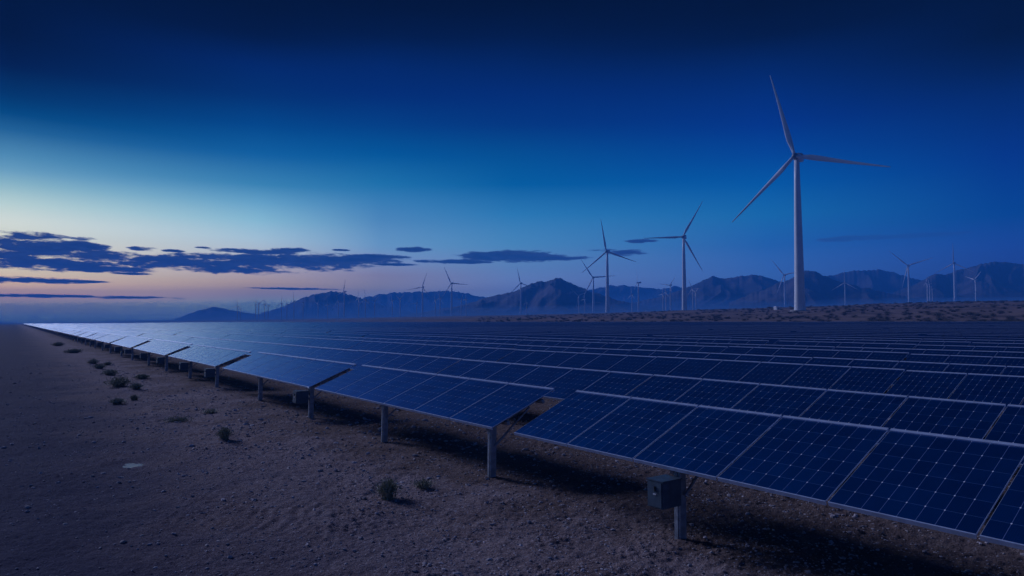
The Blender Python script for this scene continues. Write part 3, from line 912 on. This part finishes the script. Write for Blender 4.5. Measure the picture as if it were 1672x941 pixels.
SKYLIN = {   # columns of the dusk sky: photo column, [(photo row, radiance)]
 10: [(0, (0.0, 0.0, 0.0)), (50, (0.0, 0.0, 0.0)), (100, (0.0, 0.00451, 0.02886)), (150, (0.0, 0.03291, 0.11742)), (180, (0.00012, 0.07105, 0.20763)), (210, (0.02188, 0.15825, 0.34158)), (250, (0.11204, 0.36042, 0.55841)), (275, (0.20787, 0.50662, 0.68383)), (300, (0.43161, 0.76428, 0.79762)), (330, (0.84635, 1.11642, 0.98077)), (360, (1.29946, 1.39626, 1.13225)), (385, (1.46594, 1.48885, 1.09242)), (425, (2.1657, 1.86557, 1.0853)), (445, (2.54986, 2.05431, 0.98948)), (465, (3.90535, 2.47019, 0.92582)), (482, (2.92982, 1.69171, 0.79835)), (500, (1.40121, 1.41617, 0.8772)), (505, (1.99017, 1.31477, 0.07482)), (516, (2.01696, 3.00918, 2.65084))],
 418: [(0, (0.0, 0.0, 0.0)), (50, (0.0, 0.0, 0.01573)), (100, (0.0, 0.0, 0.11592)), (150, (0.0, 0.02652, 0.14606)), (200, (0.0, 0.06885, 0.26003)), (250, (0.00616, 0.14677, 0.39873)), (300, (0.06365, 0.32667, 0.57251)), (330, (0.21667, 0.57606, 0.80151)), (360, (0.43161, 0.84913, 0.98442)), (390, (0.75425, 1.0582, 1.13495)), (425, (1.10534, 1.09885, 1.00739)), (445, (1.32002, 1.06157, 0.86538)), (465, (1.68828, 1.12989, 0.50368)), (482, (1.14512, 0.94663, 0.77882)), (500, (0.6878, 1.18146, 0.94207)), (505, (0.88779, 1.42501, 0.93453)), (514, (0.92435, 1.57627, 1.99886))],
 620: [(0, (0.0, 0.0, 0.0)), (50, (0.0, 0.0, 0.0255)), (100, (0.0, 0.0, 0.11368)), (150, (0.0, 0.02123, 0.15832)), (200, (0.0, 0.05149, 0.23397)), (250, (0.0, 0.11548, 0.35404)), (300, (0.01832, 0.23018, 0.49611)), (330, (0.06759, 0.31294, 0.60685)), (360, (0.12928, 0.3932, 0.69389)), (400, (0.26505, 0.57742, 0.87308)), (425, (0.42253, 0.61671, 0.91988)), (450, (0.63979, 0.56994, 0.63261)), (470, (0.88924, 0.80369, 0.73834)), (485, (0.64301, 0.75217, 0.96969)), (500, (0.72149, 1.17375, 1.33371))],
 836: [(0, (0.0, 0.0, 0.0)), (50, (0.0, 0.0, 0.02726)), (100, (0.0, 0.0, 0.09457)), (150, (0.0, 0.0, 0.16277)), (200, (0.0, 0.03612, 0.20985)), (250, (0.0, 0.09162, 0.31248)), (300, (0.00042, 0.14296, 0.40669)), (350, (0.03879, 0.29066, 0.60734)), (400, (0.12883, 0.43633, 0.75963)), (440, (0.27777, 0.51348, 0.86551)), (470, (0.49326, 0.68213, 1.15227)), (485, (0.50125, 0.73006, 1.1757)), (498, (0.68652, 1.09935, 1.59725))],
 1254: [(0, (0.0, 0.0, 0.0)), (50, (0.0, 0.0, 0.01728)), (100, (0.0, 0.0, 0.10148)), (150, (0.0, 0.0, 0.1795)), (200, (0.0, 0.02668, 0.25324)), (250, (0.0, 0.06744, 0.34027)), (300, (0.0, 0.12657, 0.44185)), (350, (0.01153, 0.2031, 0.52431)), (400, (0.02899, 0.19364, 0.5831)), (440, (0.08543, 0.27135, 0.73452)), (465, (0.1349, 0.34978, 0.83074)), (480, (0.34961, 0.69167, 1.50353))],
 1650: [(0, (0.0, 0.0, 0.0)), (50, (0.0, 0.0, 0.0)), (100, (0.0, 0.0, 0.04231)), (150, (0.0, 0.0, 0.11763)), (200, (0.0, 0.0, 0.17957)), (250, (0.0, 0.03272, 0.24804)), (300, (0.0, 0.05087, 0.29396)), (350, (0.0, 0.07195, 0.32721)), (400, (0.01711, 0.08634, 0.40482)), (440, (0.03048, 0.07719, 0.35951)), (460, (0.03089, 0.06651, 0.36657)), (474, (0.09411, 0.01921, 0.15191))],
}
ZEN = [(45, (0, 5, 34)), (90, (0, 3, 24))]
GLOW_AZ = -46.0
CLOUDS = [(50, 404, 85, 20), (20, 425, 110, 13), (115, 401, 50, 7), (150, 418, 62, 10), (95, 432, 90, 7), (165, 439, 75, 4.5), (205, 428, 70, 7),
          (285, 430, 110, 9), (360, 434, 130, 10), (440, 429, 140, 11), (535, 422, 100, 7), (600, 419, 55, 3.5), (420, 411, 62, 3.5), (470, 408, 28, 4), (232, 406, 22, 3), (278, 409, 18, 2),
          (60, 458, 75, 4), (-20, 455, 60, 6), (140, 460, 40, 2), (120, 484.5, 190, 2.4), (678, 408, 24, 3.6), (640, 432, 34, 1.8),
          (835, 419, 80, 7.5), (745, 427, 58, 3), (890, 422, 62, 3.2), (800, 416, 35, 4.5), (1010, 412.5, 34, 5), (985, 408, 26, 2), (1050, 393.5, 22, 2.6), (1395, 389, 50, 4), (1470, 386, 90, 3), (330, 404, 12, 1.5), (555, 408, 12, 1.4), (375, 407, 14, 1.5), (495, 472, 60, 1.6), (215, 447, 28, 1.6)]

def build_world():
    w = bpy.data.worlds.new('World'); SC.world = w; w.use_nodes = True
    t = NT(w.node_tree); bg = w.node_tree.nodes['Background']
    d = t.new('ShaderNodeTexCoord').outputs['Generated']
    sp = t.new('ShaderNodeSeparateXYZ'); t.put(sp.inputs[0], d)
    az = t.math('MULTIPLY', t.math('ARCTAN2', sp.outputs[0], sp.outputs[1]), 180 / math.pi)
    el = t.math('MULTIPLY', t.math('ARCSINE', sp.outputs[2]), 180 / math.pi)
    ap = t.math('ABSOLUTE', t.math('SUBTRACT', az, GLOW_AZ))
    ap = t.math('MINIMUM', ap, t.math('SUBTRACT', 360.0, ap))
    f = t.math('DIVIDE', el, 90.0)
    out = None; prev = None
    for x, stops in SKYLIN.items():
        stops = [(y, (c[0], max(c[1], .13 * c[2]), c[2])) for y, c in stops]
        st = []
        for y, c in reversed(stops):
            st.append((max(px_dir(x, y)[1], 0) / 90, tuple(c) + (1,)))
        for e_, c in ZEN: st.append((e_ / 90, lin(*c)))
        r = t.ramp(f, st, 'LINEAR')
        a = abs(px_dir(x, 300)[0] - GLOW_AZ)
        if out is None: out = r
        else: out = t.mix(t.sstep(ap, prev, a) if False else t.new_map(ap, prev, a), out, r)
        prev = a
    back = t.ramp(f, [(0, (.05, .06, .14, 1)), (.1, (.04, .08, .22, 1)), (.33, (.012, .045, .17, 1)), (.6, (.002, .012, .06, 1)), (1, lin(0, 3, 24))])
    out = t.mix(t.sstep(ap, 104, 150), out, back)
    # long flat cloud bars above the afterglow
    cv = t.new('ShaderNodeCombineXYZ'); t.put(cv.inputs[0], t.math('MULTIPLY', az, .20)); t.put(cv.inputs[1], t.math('MULTIPLY', el, 1.25))
    nz = t.noise(cv.outputs[0], 1.0, 7, .62, .35)
    cv2 = t.new('ShaderNodeCombineXYZ'); t.put(cv2.inputs[0], t.math('MULTIPLY', az, .9)); t.put(cv2.inputs[1], t.math('MULTIPLY', el, 3.4))
    nz2 = t.noise(cv2.outputs[0], 1.0, 4, .6)
    best = None
    for (x, y, hw, hh) in CLOUDS:
        a, e_ = px_dir(x, y)
        wa = math.degrees(hw / FP) * math.cos(math.radians(a)) ** 2; we = math.degrees(hh / FP) * math.cos(math.radians(a))
        q = t.math('POWER', t.math('DIVIDE', t.math('SUBTRACT', az, a), wa * 1.2), 2.0)
        p = t.math('POWER', t.math('DIVIDE', t.math('SUBTRACT', el, e_), we * 1.25), 2.0)
        s = t.math('SUBTRACT', 1.0, t.math('ADD', q, p))
        best = s if best is None else t.math('MAXIMUM', best, s)
    best = t.math('MAXIMUM', best, -3.0)
    val = t.math('ADD', best, t.math('ADD', t.math('MULTIPLY', t.math('SUBTRACT', nz, .5), 4.0), t.math('MULTIPLY', t.math('SUBTRACT', nz2, .5), 2.2)))
    mask = t.sstep(val, -.22, .55)
    shade = t.math('MULTIPLY', t.sstep(nz2, .35, .7), .35)
    ccol = t.ramp(t.math('DIVIDE', ap, 100.0), [(.08, lin(22, 55, 112)), (.26, lin(24, 68, 130)), (.45, lin(34, 88, 152)), (.66, lin(30, 76, 150)), (.85, lin(22, 62, 138))])
    ccol = t.mix(t.math('MULTIPLY', t.math('SUBTRACT', 1.0, t.sstep(el, 1.2, 3.4)), .25), ccol, lin(120, 112, 160))
    ccol = t.mix(t.math('MULTIPLY', t.math('SUBTRACT', 1.0, t.sstep(val, .1, 1.3)), .10), ccol, lin(170, 165, 195))
    thin = t.sstep(ap, 60, 78)
    op = t.math('MULTIPLY', mask, t.math('SUBTRACT', .995, t.math('MULTIPLY', thin, .72)))
    ccol = t.mix(shade, t.mix(.5, ccol, (0.004, 0.02, .10, 1)), lin(66, 96, 158))
    out = t.mix(op, out, ccol)
    out = t.mix(t.math('LESS_THAN', sp.outputs[2], -.002), out, (.02, .02, .03, 1))
    t.l.new(out, bg.inputs[0]); bg.inputs[1].default_value = SKY_STR
    w.cycles.sampling_method = 'MANUAL'; w.cycles.sample_map_resolution = 512

def _new_map(s, v, a, b):
    n = s.new('ShaderNodeMapRange', interpolation_type='LINEAR', clamp=True)
    s.put(n.inputs[0], v); n.inputs[1].default_value = a; n.inputs[2].default_value = b
    return n.outputs[0]
NT.new_map = _new_map
SKY_STR = 1.0
build_world()

# ------------------------------------------------------------------ light of the afterglow
sun = bpy.data.lights.new('sun', 'SUN'); sun.energy = 2.3; sun.angle = math.radians(18); sun.color = (.53, .61, 1.0)
so = bpy.data.objects.new('sun', sun); COL.objects.link(so)
SA, SE = math.radians(-50), math.radians(24)
sd = Vector((math.sin(SA) * math.cos(SE), math.cos(SA) * math.cos(SE), math.sin(SE)))
so.rotation_euler = sd.to_track_quat('Z', 'Y').to_euler(); so.location = sd * 200 + Vector((0, 0, 50))

# ------------------------------------------------------------------ camera and view
cam = bpy.data.cameras.new('camera'); co = bpy.data.objects.new('camera', cam); COL.objects.link(co)
cam.sensor_fit = 'HORIZONTAL'; cam.sensor_width = 36; cam.lens = FP / 1672 * 36
cam.clip_start = .1; cam.clip_end = 60000
co.location = (0, 0, H); co.rotation_euler = (math.pi / 2 + PIT, 0, 0)
SC.camera = co
vs = SC.view_settings; vs.view_transform = 'Standard'; vs.look = 'None'; vs.exposure = 0; vs.gamma = 1; vs.use_curve_mapping = False
cy = SC.cycles
cy.max_bounces = 6; cy.diffuse_bounces = 2; cy.glossy_bounces = 2; cy.volume_bounces = 2; cy.transparent_max_bounces = 4
cy.use_denoising = True; cy.volume_step_rate = 4
